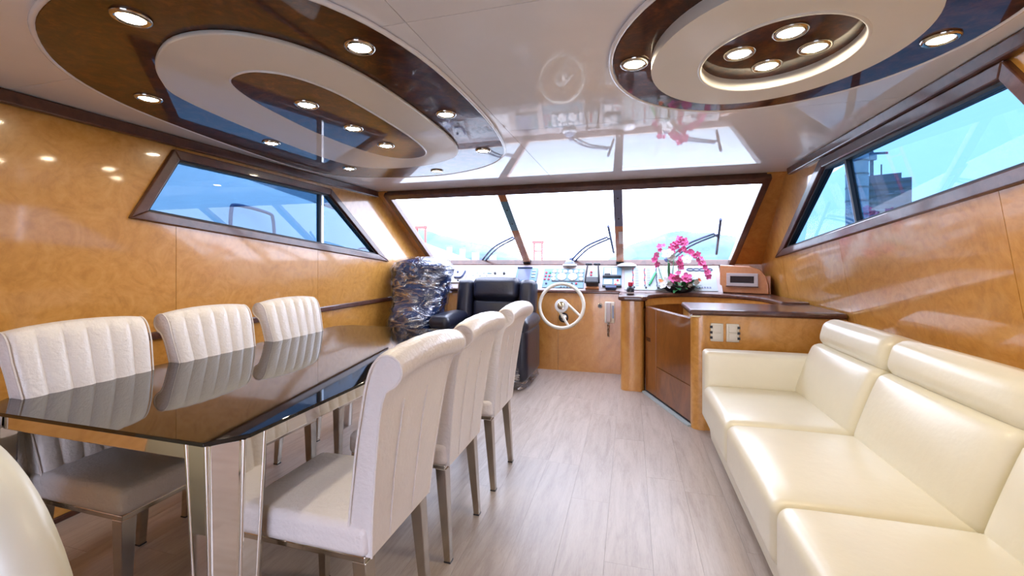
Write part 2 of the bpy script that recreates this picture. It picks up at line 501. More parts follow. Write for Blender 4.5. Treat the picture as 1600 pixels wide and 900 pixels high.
for k in (1, 2):
    mu = wbar('mullion', xs0[k], 0, xs1[k], .97, .086, .045, 'pillar_wood', .0, .006)
    va, vb = ((.50, .86) if k == 1 else (.53, .95))
    def xm(v): return xs0[k] + (xs1[k] - xs0[k]) * v
    pl = MB().bar(WP(xm(va), va, -.0235), WP(xm(vb), vb, -.0235), .080, .003, WN).build('cover_plate', 'panel_blue' if k == 1 else 'screen_grey', mu)  # blue-grey reflection on the plates is put into their colour
    for vv in (va + .09, vb - .1):
        p = Vector(WP(xm(vv), vv, -.026)); MB().rbox(p.x - .008, p.x + .008, p.y - .008, p.y + .008, p.z - .008, p.z + .008, .006, n=1).build('bolt', 'black_plastic', mu, smooth=40)
    MB().bar(WP(xm(.0), .0, -.002), WP(xm(.035), .035, -.002), .090, .052, WN).build('foot', 'black_plastic', mu)
    if k == 2:
        MB().bar(WP(-.100, .30, -.0245), WP(-.100, .46, -.0245), .042, .002, WN).build('sticker', 'white_plastic', mu)

# wipers, outside the glass
def wiper(base, elbow, b0, b1, label):
    t = thing('windshield_wiper', base, label, 'wiper', 'windshield wipers')
    base, elbow = Vector(base), Vector(elbow)
    off = Vector((.035, 0, -.02))
    mid = (base + elbow) / 2 + Vector((-.03, 0, .03))
    MB().tube(crom([base, mid, elbow], 5), .012, 6).build('arm', 'wiper_blue', t)
    MB().tube(crom([base + off, mid + off, elbow + off * .8], 5), .010, 6).build('arm', 'wiper_blue', t)
    MB().tube([elbow - Vector((.01, 0, 0)), (Vector(b0) + Vector(b1)) / 2], .008, 6).build('linkage', 'wiper_blue', t)
    MB().tube([b0, b1], [.006, .012] if False else .014, 6).build('blade', 'rubber' if False else 'wiper_blue', t)
    MB().lathe([(.03, -.02), (.03, .015), (.015, .03)], 12, Matrix.Translation(base)).build('pivot', 'wiper_blue', t, smooth=40)
wiper((-1.855, 5.188, 1.25), (-1.32, 4.78, 1.53), (-1.30, 4.65, 1.63), (-1.22, 5.05, 1.345), 'windshield wiper outside the left pane of the windshield')
wiper((-.69, 5.17, 1.262), (-.245, 4.80, 1.515), (-.228, 4.64, 1.625), (-.185, 5.05, 1.346), 'windshield wiper outside the middle pane of the windshield')
wiper((.40, 5.17, 1.262), (.83, 4.77, 1.535), (.856, 4.58, 1.665), (.905, 5.075, 1.327), 'windshield wiper outside the right pane behind the orchid')

# ------------------------------------------------------------------ ceiling ovals
def sup(cx, cy, a, b, n=2.0, k=72):
    out = []
    for i in range(k):
        t = 2 * PI * i / k; c, s = math.cos(t), math.sin(t)
        out.append((cx + a * math.copysign(abs(c) ** (2 / n), c), cy + b * math.copysign(abs(s) ** (2 / n), s)))
    return out
def disc(name, ring, z0, z1, m, parent, bevel=.004):
    return MB().prism(ring, lambda x, y: (x, y, z0), lambda x, y: (x, y, z1)).build(name, m, parent, bevel=bevel)
def annulus(name, outer, inner, z0, z1, m, parent, smooth=35):
    o0 = [(x, y, z0) for x, y in outer]; o1 = [(x, y, z1) for x, y in outer]
    i0 = [(x, y, z0) for x, y in inner]; i1 = [(x, y, z1) for x, y in inner]
    return MB().loft([o1, o0, i0, i1, o1], caps=False).build(name, m, parent, smooth=smooth)
def bead(name, ring, z, r, m, parent):
    return MB().tube([(x, y, z) for x, y in ring], r, 8, closed=True).build(name, m, parent, smooth=60)

OV = thing('ceiling_oval', (-1.62, 2.09, 2.0), 'long dark burl and white oval ceiling panel above the dining table', 'ceiling panel')
def egg(pts, k, grow=0.0):
    C_ = crom([(x * k, y * k, 0) for x, y in pts], 5, closed=True); c0 = Vector((-1.6 * k, 2.1 * k, 0))
    return [(p.x + (p - c0).normalized().x * grow, p.y + (p - c0).normalized().y * grow) for p in C_]
E1 = [(-1.35, .79), (-1.61, .82), (-1.85, .91), (-2.10, 1.10), (-2.28, 1.36), (-2.40, 1.72), (-2.52, 2.38), (-2.56, 2.85), (-2.48, 3.15), (-2.22, 3.33), (-1.90, 3.39), (-1.50, 3.37), (-1.09, 3.16), (-.86, 2.86), (-.765, 2.45), (-.728, 1.93), (-.749, 1.40), (-.86, 1.05), (-1.08, .85)]
E2 = [(-1.50, 1.085), (-1.713, 1.177), (-1.89, 1.32), (-2.01, 1.50), (-2.10, 1.99), (-2.15, 2.58), (-2.10, 2.91), (-1.92, 3.05), (-1.66, 3.065), (-1.40, 2.98), (-1.18, 2.80), (-1.07, 2.45), (-1.034, 1.85), (-1.06, 1.45), (-1.15, 1.22), (-1.30, 1.10)]
E3 = [(-1.52, 1.36), (-1.62, 1.41), (-1.69, 1.56), (-1.735, 1.78), (-1.77, 2.12), (-1.745, 2.52), (-1.65, 2.75), (-1.50, 2.79), (-1.37, 2.69), (-1.30, 2.40), (-1.272, 2.02), (-1.27, 1.65), (-1.325, 1.45), (-1.42, 1.365)]
disc('burl_plate', egg(E1, .985), 1.985, 1.9995, 'dark_burl', OV)
bead('rim', egg(E1, .985, .006), 1.990, .009, 'ceiling_white', OV)
disc('white_plate', egg(E2, .957), 1.968, 1.985, 'cream_lacquer', OV, .006)
disc('inner_burl_plate', egg(E3, .948), 1.961, 1.968, 'dark_burl', OV, .002)
bead('inner_rim', egg(E3, .948, .003), 1.966, .005, 'ceiling_white', OV)

RO = thing('ceiling_oval', (.52, 1.65, 2.0), 'round dark burl and white ceiling panel with a lit recess above the sofa', 'ceiling panel')
disc('burl_plate', sup(.52, 1.66, .585, .625), 1.985, 1.9995, 'dark_burl', RO)
bead('rim', sup(.52, 1.66, .592, .632), 1.990, .009, 'ceiling_white', RO)
annulus('white_ring', sup(.468, 1.625, .395, .45), sup(.480, 1.645, .235, .268), 1.945, 1.985, 'cream_lacquer', RO)
bead('recess_rim', sup(.480, 1.645, .240, .273), 1.946, .007, 'cream_lacquer', RO)

def downlight_proto():
    t = thing('downlight', (0, 0, 0), 'x', 'downlight', 'recessed ceiling downlights')
    prof = [(.052, 0), (.052, -.004), (.046, -.009), (.040, -.009), (.034, -.004), (.034, .002)]
    MB().lathe(prof, 24).build('trim_ring', 'dull_steel', t, smooth=50)
    MB().lathe([(.0335, .001), (.0335, -.004), (.030, -.006), (.012, -.0065)], 20).build('lens', 'lamp_lens', t, smooth=50)
    return t
DL = [(-1.479, .947, 1.984, 'downlight in the outer burl ring, at the end of the long oval nearest the camera'),
      (-2.134, 1.437, 1.984, 'downlight in the outer burl ring by the left wall, nearest the camera'),
      (-2.191, 2.189, 1.984, 'downlight in the outer burl ring by the left wall, above the side window'),
      (-2.188, 2.962, 1.984, 'downlight in the outer burl ring by the left wall, nearest the windshield'),
      (-1.548, 3.241, 1.984, 'downlight at the tip of the long oval nearest the windshield'),
      (-.961, 2.725, 1.984, 'downlight on the inboard side of the long oval, nearest the windshield'),
      (-.905, 1.999, 1.984, 'downlight on the inboard side of the long oval, the middle one of three'),
      (-.912, 1.292, 1.984, 'downlight on the inboard side of the long oval, nearest the camera'),
      (-1.492, 1.698, 1.960, 'downlight in the inner burl strip of the long oval, nearest the camera'),
      (-1.504, 2.07, 1.960, 'downlight in the middle of the inner burl strip of the long oval'),
      (-1.525, 2.436, 1.960, 'downlight in the inner burl strip of the long oval, nearest the windshield'),
      (.014, 1.679, 1.984, 'downlight in the burl ring of the round panel, inboard side'),
      (1.007, 1.768, 1.984, 'downlight in the burl ring of the round panel, beside the right window'),
      (.503, 1.582, 1.984, 'downlight in the round ceiling recess, the one nearest the camera'),
      (.621, 1.718, 1.984, 'downlight in the round ceiling recess, the one nearest the right wall'),
      (.378, 1.698, 1.984, 'downlight in the round ceiling recess, the inboard one on the left'),
      (.503, 1.832, 1.984, 'downlight in the round ceiling recess, the one nearest the windshield')]
p0 = downlight_proto()
for i, (x, y, z, lb) in enumerate(DL):
    o = p0 if i == 0 else copy_tree(p0)
    k = (z - 1.25) / .75
    o.location = (x * k, y * k, z); o['label'] = lb

# ------------------------------------------------------------------ helm console
HC = thing('helm_console', (-1.0, 5.0, 0), 'maple helm console under the windshield with a dark moulded edge', 'console')
for a, b in ((-2.62, -1.55), (-1.55, -.80), (-.80, -.33), (-.33, -.075)):
    MB().box(a + .0015, b - .0015, 4.85, 4.87, .0, .885).build('front_panel', 'maple_dash', HC)
MB().box(-2.62, 1.36, 4.872, 5.17, .0, .88).build('core', 'maple_dash', HC)
MB().box(-2.62, -.11, 4.825, 4.9, .885, .92).build('edge_moulding', 'mahogany', HC, bevel=.012)
# sloping fascia that carries the instruments
def SLP(v, off=0):       # distance v up the slope
    d = Vector((0, .21, .255)).normalized(); n = Vector((0, -.255, .21)).normalized()
    p = Vector((0, 4.87, .93)) + d * v + n * off
    return p.y, p.z
SA = math.atan2(.255, .21)
y1, z1 = SLP(.345)
MB().prism([(4.86, .915), (4.87, .93), (y1, z1), (5.165, 1.205), (5.165, .915)], lambda y, z: (-2.62, y, z), lambda y, z: (.93, y, z)).build('instrument_fascia', 'dash_cream', HC)
# right hand corner with the air vent
ang = math.atan2(-.22, .47)
cm = Matrix.Translation((.91, 4.93, .92)) @ Matrix.Rotation(ang, 4, 'Z')
poly = [(0, 0), (.45, 0), (.445, .10), (.42, .18), (.37, .245), (.28, .28), (0, .29)]
m = MB().prism(poly, lambda x, z: (x, 0, z), lambda x, z: (x, .05, z))
MB().add(m.v, m.f, cm).build('corner_fascia', 'pillar_wood', HC, bevel=.01)
MB().prism([(.932, 4.985), (1.30, 4.815), (1.36, 4.815), (1.36, 5.165), (.932, 5.165)], lambda x, y: (x, y, .916), lambda x, y: (x, y, 1.10)).build('corner_shelf', 'pillar_wood', HC, bevel=.006)
# column and counter
rc = .05
colpoly = [(-.09, 4.84), (-.09, 4.30), (-.075, 4.265), (-.045, 4.25), (.085, 4.25), (.115, 4.265), (.13, 4.30), (.13, 4.84)]
MB().prism(colpoly, lambda x, y: (x, y, 0), lambda x, y: (x, y, .865)).build('column', 'maple_dash', HC, smooth=50)
arc = [tuple(p) for p in crom([(.155, 4.25), (.20, 4.50), (.38, 4.72), (.68, 4.82), (.98, 4.72), (1.15, 4.50), (1.20, 4.20), (1.20, 3.97)], 5)]
cp = [(-.115, 4.26), (-.07, 4.225), (.11, 4.225)] + arc + [(1.405, 3.97), (1.385, 4.98), (-.115, 4.98)]
MB().prism(cp, lambda x, y: (x, y, .87), lambda x, y: (x, y, .915)).build('counter', 'mahogany', HC, bevel=.014)
ri = [Vector((x, y, 0)) for x, y in arc]
ro = []
for i, p in enumerate(ri):
    d = (ri[min(i + 1, len(ri) - 1)] - ri[max(i - 1, 0)]).normalized(); ro.append(p + Vector((-d.y, d.x, 0)) * .02)
ri2 = [p + (q - p) * .8 for p, q in zip(ri, ro)]
ro3 = [p + (q - p) * 2 for p, q in zip(ri, ro)]
for nm, za, zb, mm in (('stairwell_fascia', .80, .87, 'maple_dash'), ('stairwell_wall', 0, .80, 'cherry_door')):
    ins_ = ri2 if nm == 'stairwell_fascia' else ro
    MB().loft([[(p.x, p.y, za) for p in ins_], [(p.x, p.y, zb) for p in ins_], [(p.x, p.y, zb) for p in ro3], [(p.x, p.y, za) for p in ro3], [(p.x, p.y, za) for p in ins_]], caps=False, closed=False).build(nm, mm, HC, smooth=40)
# companionway door between column and cabinet
dr = thing('door_1', (.28, 3.83, 0), 'dark cherry companionway door between the helm column and the cabinet', 'door'); dr['kind'] = 'structure'
a, b = Vector((.135, 4.245, 0)), Vector((.445, 3.455, 0)); t_ = (b - a).normalized(); nn = Vector((t_.y, -t_.x, 0))
if nn.x > 0: nn = -nn
def door_piece(name, s0, s1, z0, z1, d0, d1, m, bevel=.003):
    L_ = (b - a).length
    q0, q1 = a + t_ * L_ * s0, a + t_ * L_ * s1
    pts = [q0 - nn * d0, q1 - nn * d0, q1 - nn * d1, q0 - nn * d1]
    return MB().loft([[(p.x, p.y, z0) for p in pts], [(p.x, p.y, z1) for p in pts]]).build(name, m, dr, bevel=bevel)
door_piece('leaf', 0, 1, .02, .82, .012, .04, 'cherry_door')
door_piece('panel', .0, .26, .03, .815, .004, .012, 'cherry_door')
door_piece('panel', .27, 1, .03, .30, .004, .012, 'cherry_door')
door_piece('panel', .27, 1, .305, .815, .004, .012, 'cherry_door')
door_piece('lock_plate', .03, .13, .50, .535, .0, .004, 'dark_burl')
door_piece('threshold', 0, 1, .0, .018, -.03, .012, 'panel_white')
door_piece('rail_gap', 0, 1, .018, .024, .0, .03, 'black_plastic', 0)

# cabinet with sockets behind the sofa arm
CB = thing('side_cabinet', (.9, 3.6, 0), 'maple cabinet with a dark moulded counter behind the far end of the sofa', 'cabinet')
xr = XR(.5) - .005
def boxR(m, x0, y0, y1, z0, z1):
    return m.prism([(x0, z0), (XR(z0) - .004, z0), (XR(z1) - .004, z1), (x0, z1)], lambda x, z: (x, y0, z), lambda x, z: (x, y1, z))
boxR(MB(), .49, 3.412, 3.95, 0, .85).build('body', 'maple', CB)
MB().prism([(.44, 3.95), (.44, 3.45), (.455, 3.42), (.485, 3.405), (.53, 3.405), (.53, 3.95)], lambda x, y: (x, y, 0), lambda x, y: (x, y, .85)).build('corner_post', 'maple', CB, smooth=50)
boxR(MB(), .425, 3.385, 3.965, .85, .895).build('counter', 'mahogany', CB, bevel=.016)
MB().box(.43, .50, 3.40, 3.44, .835, .85).build('catch', 'chrome', CB, bevel=.003)
def socket(x0, x1, label, right):
    t = thing('wall_socket', ((x0 + x1) / 2, 3.405, .73), label, 'socket', 'double sockets on the cabinet')
    MB().rbox(x0, x1, 3.398, 3.412, .662, .795, .006, n=2).build('plate', 'ivory_plastic', t, smooth=40)
    for z in (.70, .757):
        MB().rbox(x0 + .014, x1 - .014, 3.392, 3.401, z - .026, z + .026, .004, n=2).build('rocker', 'ivory_plastic', t, smooth=40)
    xm_ = x1 - .004 if right else x0 + .004
    for z in (.69, .728, .768):
        MB().box(xm_ - .009, xm_ + .009, 3.395, 3.400, z - .009, z + .009).build('contact', 'black_plastic', t)
socket(.567, .653, 'ivory socket plate on the cabinet, the one nearer the door', False)
socket(.672, .758, 'ivory socket plate on the cabinet, the one nearer the sofa back', True)

# ------------------------------------------------------------------ things on the instrument fascia (local x right, y up the slope, z out)
def panel_thing(name, x, label, cat, group=None):
    return thing(name, (x, 4.87, .93), label, cat, group, (SA, 0, 0))
def lbox(t, name, x0, x1, y0, y1, z0, z1, m, bevel=.002):
    return MB().box(x0, x1, y0, y1, z0, z1).build(name, m, t, bevel=bevel, local=True)
def ldial(t, name, x, y, r, h, m, z=.008):
    return MB().lathe([(r, 0), (r, h), (r * .85, h + .002)], 20, Matrix.Translation((x, y, z))).build(name, m, t, smooth=40, local=True)
g = panel_thing('gauge_panel', -.75, 'pale blue engine gauge panel with round white dials behind the steering wheel', 'instrument panel')
lbox(g, 'plate', -.245, .235, .012, .290, 0, .008, 'panel_blue')
for k in range(6): ldial(g, 'gauge', -.118 + k * .0635, .247, .024, .008, 'white_plastic')
for x, y in ((-.127, .190), (-.121, .137), (.196, .190), (.202, .137)): ldial(g, 'gauge', x, y, .024, .008, 'white_plastic')
for x in (-.025, .102): 
    d_ = ldial(g, 'gauge', x, .167, .052, .010, 'white_plastic')
    MB().tube([(x, .167, .021), (x + .02, .195, .021)], .0018, 5).build('needle', 'black_plastic', d_)
for r_ in range(3):
    for c_ in range(2):
        ldial(g, 'button', -.216 + c_ * .045 - .004 * r_, .228 - r_ * .048, .013, .008, 'green_plastic' if (r_, c_) == (0, 1) else 'red_plastic')
lbox(g, 'black_strip', -.14, .235, .098, .112, .008, .014, 'black_plastic')
for x, mm in ((-.2, 'wiper_blue'), (.10, 'black_plastic'), (.15, 'red_plastic'), (.05, 'green_plastic')): ldial(g, 'knob', x, .07, .012, .012, mm)
for k in range(4): lbox(g, 'key_switch', -.03 + k * .035, -.01 + k * .035, .016, .026, .008, .014, 'black_plastic')

th = panel_thing('throttle_control', -.416, 'black twin lever throttle control beside the gauge panel', 'throttle')
lbox(th, 'mount', -.075, .075, -.005, .024, 0, .03, 'pillar_wood')
MB().rbox(-.07, .07, .024, .11, 0, .10, .015, n=3).build('housing', 'black_plastic', th, smooth=40, local=True)
lbox(th, 'plate', -.05, .06, .11, .285, 0, .008, 'panel_white')
for k in range(3): ldial(th, 'button', -.022, .155 + k * .042, .013, .008, 'red_plastic')
for s_ in (-1, 1):
    lv = MB().tube([(s_ * .078, .05, .05), (s_ * .074, .11, .085), (s_ * .060, .27, .10)], .010, 8).build('lever', 'black_plastic', th, smooth=40, local=True)
    MB().rbox(s_ * .047 - .040, s_ * .047 + .040, .272, .298, .085, .115, .012, n=2).build('grip', 'black_plastic', lv, smooth=40)

pl = panel_thing('navigation_unit', -.20, 'pale blue navigation unit with four small screens and black bars', 'instrument panel')
lbox(pl, 'plate', -.104, .104, .03, .32, 0, .008, 'panel_blue')
for x0, x1, y0, y1 in ((-.09, -.012, .205, .305), (-.004, .05, .205, .305), (-.09, .0, .07, .14), (.02, .09, .075, .14)):
    lbox(pl, 'screen', x0, x1, y0, y1, .008, .012, 'white_plastic')
lbox(pl, 'bar', -.105, .1, .165, .186, .008, .03, 'black_plastic'); lbox(pl, 'bar', -.105, .105, .03, .05, .008, .03, 'black_plastic')
MB().rbox(-.085, -.02, .178, .215, .008, .035, .01, n=2).build('knob_cluster', 'black_plastic', pl, smooth=40, local=True)
ldial(pl, 'button', .04, .06, .014, .012, 'red_plastic'); ldial(pl, 'button', .062, .122, .013, .006, 'red_plastic', .012)
MB().rbox(-.07, .05, -.005, .03, .0, .045, .01, n=2).build('bracket', 'wiper_blue', pl, smooth=40, local=True)

br = panel_thing('breaker_panel', .41, 'white breaker panel with rows of small switches behind the orchid', 'switch panel')
lbox(br, 'plate', -.475, .475, .0, .335, 0, .008, 'panel_white')
for ci, xc in enumerate((-.382, -.257, -.132, -.005)):
    for k in range(11):
        lbox(br, 'switch', xc - .005 + .003 * math.sin(k * 1.3), xc + .006 + .003 * math.sin(k * 1.3), .052 + k * .0235, .066 + k * .0235, .008, .016, 'red_plastic' if ci < 2 and k % 3 else 'wiper_blue', 0)
        lbox(br, 'name_strip', xc + .025, xc + .06, .054 + k * .0235, .063 + k * .0235, .008, .0092, 'screen_grey' if k % 2 else 'panel_blue', 0)
    ldial(br, 'knob', xc + .012, .032, .010, .012, 'black_plastic')
for k in range(4):
    MB().tube([(.225 + k * .062 + .036 * math.cos(2 * PI * j / 20), .285 + .016 * math.sin(2 * PI * j / 20), .012) for j in range(20)], .005, 6, closed=True).build('ring_handle', 'wiper_blue', br, smooth=50, local=True)
for k in range(5): lbox(br, 'meter_mark', .29 + k * .026, .308 + k * .026, .035, .055, .008, .010, 'screen_grey', 0)
gp = panel_thing('green_marker', .245, 'bright green marker leaning on the breaker panel left of the orchid', 'marker')
MB().tube([(-.03, .10, .022), (.02, .22, .022), (.03, .245, .022)], [.013, .013, .005], 10).build('barrel', 'green_plastic', gp, smooth=50, local=True)
MB().tube([(-.046, .062, .022), (-.03, .10, .022)], [.009, .0125], 10).build('cap', 'green_plastic', gp, smooth=50, local=True)

mo = panel_thing('monitor', -1.20, 'small grey monitor on the fascia behind the black recliner', 'monitor')
MB().rbox(-.13, .13, .08, .288, 0, .03, .012, n=2).build('bezel', 'panel_blue', mo, smooth=40, local=True)
lbox(mo, 'screen', -.105, .045, .10, .268, .03, .032, 'screen_grey'); lbox(mo, 'hood', -.125, .06, .276, .290, .02, .045, 'wiper_blue')
for k in range(3): lbox(mo, 'button', .062, .11, .23 - k * .045, .25 - k * .045, .03, .036, 'panel_white')
sp = panel_thing('switch_panel', -1.72, 'white switch panel with black knobs at the left of the console', 'switch panel')
lbox(sp, 'plate', -.22, .30, .04, .30, 0, .006, 'white_plastic')
for x in (.115, .23): ldial(sp, 'knob', x, .21, .016, .018, 'black_plastic', .006)
for k in range(6): lbox(sp, 'switch', -.18 + k * .045, -.155 + k * .045, .17 + .04 * (k % 2), .20 + .04 * (k % 2), .006, .014, 'panel_white')
lbox(sp, 'display', .01, .07, .205, .225, .006, .010, 'panel_blue')
rd = panel_thing('radio', -2.07, 'small radio with a black handset beside the wrapped chair', 'radio')
lbox(rd, 'body', -.09, .09, .06, .29, 0, .02, 'white_plastic')
MB().tube(crom([(-.05, .13, .035), (.02, .125, .035), (.055, .15, .035), (.075, .23, .035)], 4), .012, 8).build('handset', 'wiper_blue', rd, smooth=50, local=True)
ldial(rd, 'knob', -.03, .22, .014, .012, 'wiper_blue', .02); ldial(rd, 'knob', .01, .085, .011, .012, 'black_plastic', .02)

cpm = thing('compass', (-.70, 5.12, 1.195), 'blue domed compass on the sill above the gauge panel', 'compass')
MB().lathe([(.085, 0), (.085, .012), (.07, .022)], 24, Matrix.Translation((-.70, 5.10, 1.195))).build('base', 'white_plastic', cpm, smooth=40)
MB().lathe([(.066, .0), (.06, .02), (.045, .038), (.02, .05), (.004, .052)], 24, Matrix.Translation((-.70, 5.10, 1.212))).build('dome', 'screen_grey', cpm, smooth=60)
dm = thing('dome_cover', (-.04, 5.11, 1.195), 'low white dome cover on the sill right of the compass', 'cover')
MB().lathe([(.11, 0), (.105, .012), (.07, .03), (.02, .038)], 24, Matrix.Translation((-.04, 5.10, 1.195))).build('shell', 'white_plastic', dm, smooth=60)

vt = thing('air_vent', (1.1, 4.83, 1.03), 'rectangular air vent with a dark slot right of the breaker panel', 'vent')
vm = cm @ Matrix.Translation((.07, -.012, .075))
def vbox(name, x0, x1, y0, y1, z0, z1, m):
    q = MB().box(x0, x1, y0, y1, z0, z1); return MB().add(q.v, q.f, vm).build(name, m, vt, bevel=.002)
vbox('backing', .02, .27, .004, .012, .015, .12, 'black_plastic')
for x0, x1, z0, z1 in ((0, .29, 0, .03), (0, .29, .10, .13), (0, .035, .03, .10), (.255, .29, .03, .10)): vbox('frame', x0, x1, -.006, .011, z0, z1, 'pillar_wood' if z0 == 0 and z1 == .02 else 'dash_cream')
vbox('lower_lip', -.005, .295, -.010, .011, -.012, 0, 'mahogany')
for k in range(3): vbox('slat', .035, .255, .001, .005, .043 + k * .018, .047 + k * .018, 'dark_burl')

# bottle on the column
bt = thing('small_bottle', (.0, 4.40, .915), 'small dark bottle with a red cap on the column top', 'bottle')
MB().lathe([(.034, 0), (.037, .01), (.037, .055), (.028, .075), (.016, .085), (.016, .095)], 20, Matrix.Translation((0, 4.40, .915))).build('body', 'black_plastic', bt, smooth=50)
MB().lathe([(.022, .088), (.023, .12), (.020, .125)], 16, Matrix.Translation((0, 4.40, .915))).build('cap', 'red_plastic', bt, smooth=40)
MB().lathe([(.0375, .012), (.0375, .03)], 20, Matrix.Translation((0, 4.40, .915))).build('label_band', 'dash_cream', bt)

# steering wheel
sw = thing('steering_wheel', (-.725, 4.84, .77), 'white two spoke steering wheel on the helm console', 'steering wheel')
wm = Matrix.Translation((-.722, 4.60, .765)) @ Matrix.Rotation(R(78), 4, 'X')
def wtube(name, path, r, m, n=10, closed=False):
    q = MB().tube(path, r, n, closed=closed); return MB().add(q.v, q.f, wm).build(name, m, sw, smooth=60)
wtube('rim', [(.24 * math.cos(2 * PI * k / 48), .24 * math.sin(2 * PI * k / 48), 0) for k in range(48)], .019, 'ivory_plastic', 12, True)
for a0, a1 in ((28, -28), (-112, -68)):
    c0 = Vector((.064 * math.cos(R(a0)), .064 * math.sin(R(a0)), -.02)); c1 = Vector((.24 * math.cos(R(a1)), .24 * math.sin(R(a1)), 0))
    wtube('spoke', [c0, c0.lerp(c1, .5), c1], .014, 'ivory_plastic')
q = MB().lathe([(.070, -.04), (.076, -.01), (.07, .008), (.05, .012)], 28); MB().add(q.v, q.f, wm).build('hub', 'white_plastic', sw, smooth=50)
q = MB().lathe([(.044, .010), (.042, .018), (.02, .02)], 24); MB().add(q.v, q.f, wm).build('hub_cap', 'dull_steel', sw, smooth=50)
q = MB().lathe([(.03, -.235), (.03, -.04)], 16); MB().add(q.v, q.f, wm).build('shaft', 'dull_steel', sw, smooth=50)
hn = thing('horn_grille', (-.73, 4.845, .60), 'round dark horn grille on the console below the wheel hub', 'horn')
hm = Matrix.Translation((-.735, 4.852, .605)) @ Matrix.Rotation(R(90), 4, 'X')
q = MB().lathe([(.055, 0), (.055, .015), (.045, .022)], 24); MB().add(q.v, q.f, hm).build('ring', 'black_plastic', hn, smooth=40)
q = MB().lathe([(.042, .018), (.035, .028), (.012, .032)], 20); MB().add(q.v, q.f, hm).build('grille', 'dull_steel', hn, smooth=40)
pg = thing('plug_outlet', (-.325, 4.845, .75), 'small round black plug outlet left of the wall handset', 'outlet')
hm = Matrix.Translation((-.325, 4.852, .75)) @ Matrix.Rotation(R(90), 4, 'X')
q = MB().lathe([(.028, 0), (.028, .008), (.02, .012)], 20); MB().add(q.v, q.f, hm).build('ring', 'dull_steel', pg, smooth=40)
q = MB().lathe([(.019, .010), (.018, .014), (.005, .014)], 16); MB().add(q.v, q.f, hm).build('socket', 'black_plastic', pg, smooth=40)
hs = thing('wall_handset', (-.22, 4.85, .68), 'ivory wall handset with a hanging coiled cord on the console front', 'handset')
MB().rbox(-.275, -.165, 4.815, 4.852, .565, .80, .012, n=3).build('cradle', 'ivory_plastic', hs, smooth=40)
MB().rbox(-.258, -.205, 4.790, 4.818, .575, .795, .012, n=3).build('receiver', 'dash_cream', hs, smooth=40)
MB().box(-.192, -.176, 4.808, 4.816, .62, .76).build('key_strip', 'screen_grey', hs)
MB().tube([(-.235 + .012 * math.cos(k * 1.1), 4.825 + .012 * math.sin(k * 1.1), .565 - k * .0026) for k in range(58)], .004, 5).build('cord', 'dull_steel', hs, smooth=60)

# ------------------------------------------------------------------ orchid arrangement
OC = thing('orchid_arrangement', (.49, 4.86, .915), 'pink orchid arrangement with green leaves in a dark bowl on the counter', 'plant')
ox, oy, oz = .50, 4.885, .915
oy = 4.86
MB().lathe([(.07, 0), (.12, .012), (.155, .045), (.165, .07), (.15, .07)], 28, Matrix.Translation((ox, oy - .0, oz)) @ Matrix.Diagonal((1, .55, 1, 1))).build('bowl', 'black_plastic', OC, smooth=50)
def leaf_mesh(L_, W_, droop):
    rows = []
    for i in range(6):
        t = i / 5; wd = W_ * math.sin(PI * min(1, t * .92 + .06)) ** .8
        z = -droop * t * t
        rows.append([(L_ * t, -wd, z + .12 * wd), (L_ * t, 0, z - .1 * wd), (L_ * t, wd, z + .12 * wd)])
    return MB().loft(rows, caps=False, closed=False)
lm = leaf_mesh(.11, .026, .03).build('leaf', 'leaf_green', OC, smooth=80)
first = True
for k in range(64):
    o = lm if first else lm.copy()
    if not first: COL.objects.link(o)
    first = False
    a_ = random.uniform(0, 2 * PI); r_ = random.uniform(0, 1)
    M_ = Matrix.Translation((ox + .15 * r_ * math.cos(a_), oy - .01 + .06 * r_ * math.sin(a_), oz + .05 + random.uniform(0, .07))) @ Matrix.Rotation(a_ + random.uniform(-.6, .6), 4, 'Z') @ Matrix.Rotation(random.uniform(-.9, .35), 4, 'Y') @ Matrix.Scale(random.uniform(.7, 1.2), 4)
    o.matrix_parent_inverse = Matrix.LocRotScale(OC.location, OC.rotation_euler, None).inverted()
    o.matrix_basis = M_
def blossom_mesh(r, m, nm):
    mb = MB()
    for k in range(5):
        a_ = 2 * PI * k / 5 + PI / 2; L_ = r * (1 if k % 2 else 1.1)
        c_, s_ = math.cos(a_), math.sin(a_)
        pts = []
        for t, wv in ((.08, .10), (.45, .42), (.8, .40), (1, .12)):
            for sd in (-1, 0, 1):
                lx, ly = L_ * t, sd * wv * r
                pts.append((lx * c_ - ly * s_, lx * s_ + ly * c_, .18 * r * t * t - (.08 * r if sd == 0 else 0)))
        fs = []
        for i in range(3):
            for j in range(2): fs.append((i * 3 + j, i * 3 + j + 1, i * 3 + j + 4, i * 3 + j + 3))
        mb.add(pts, fs)
    mb.lathe([(.12 * r, 0), (.10 * r, .2 * r), (.03 * r, .28 * r)], 6)
    return mb.build(nm, m, OC, smooth=60)
INV = Matrix.LocRotScale(OC.location, OC.rotation_euler, None).inverted()
protos = {}
def blossom(p, kind, r=.045):
    key = kind
    if key not in protos:
        o = blossom_mesh(.045, kind, 'blossom'); protos[key] = o
    else:
        o = protos[key].copy(); COL.objects.link(o)
    o.matrix_parent_inverse = INV
    o.matrix_basis = Matrix.Translation(p) @ Matrix.Rotation(R(80) + random.uniform(-.5, .5), 4, 'X') @ Matrix.Rotation(random.uniform(-.7, .7), 4, 'Y') @ Matrix.Rotation(random.uniform(0, 6), 4, 'Z') @ Matrix.Scale(r / .045, 4)
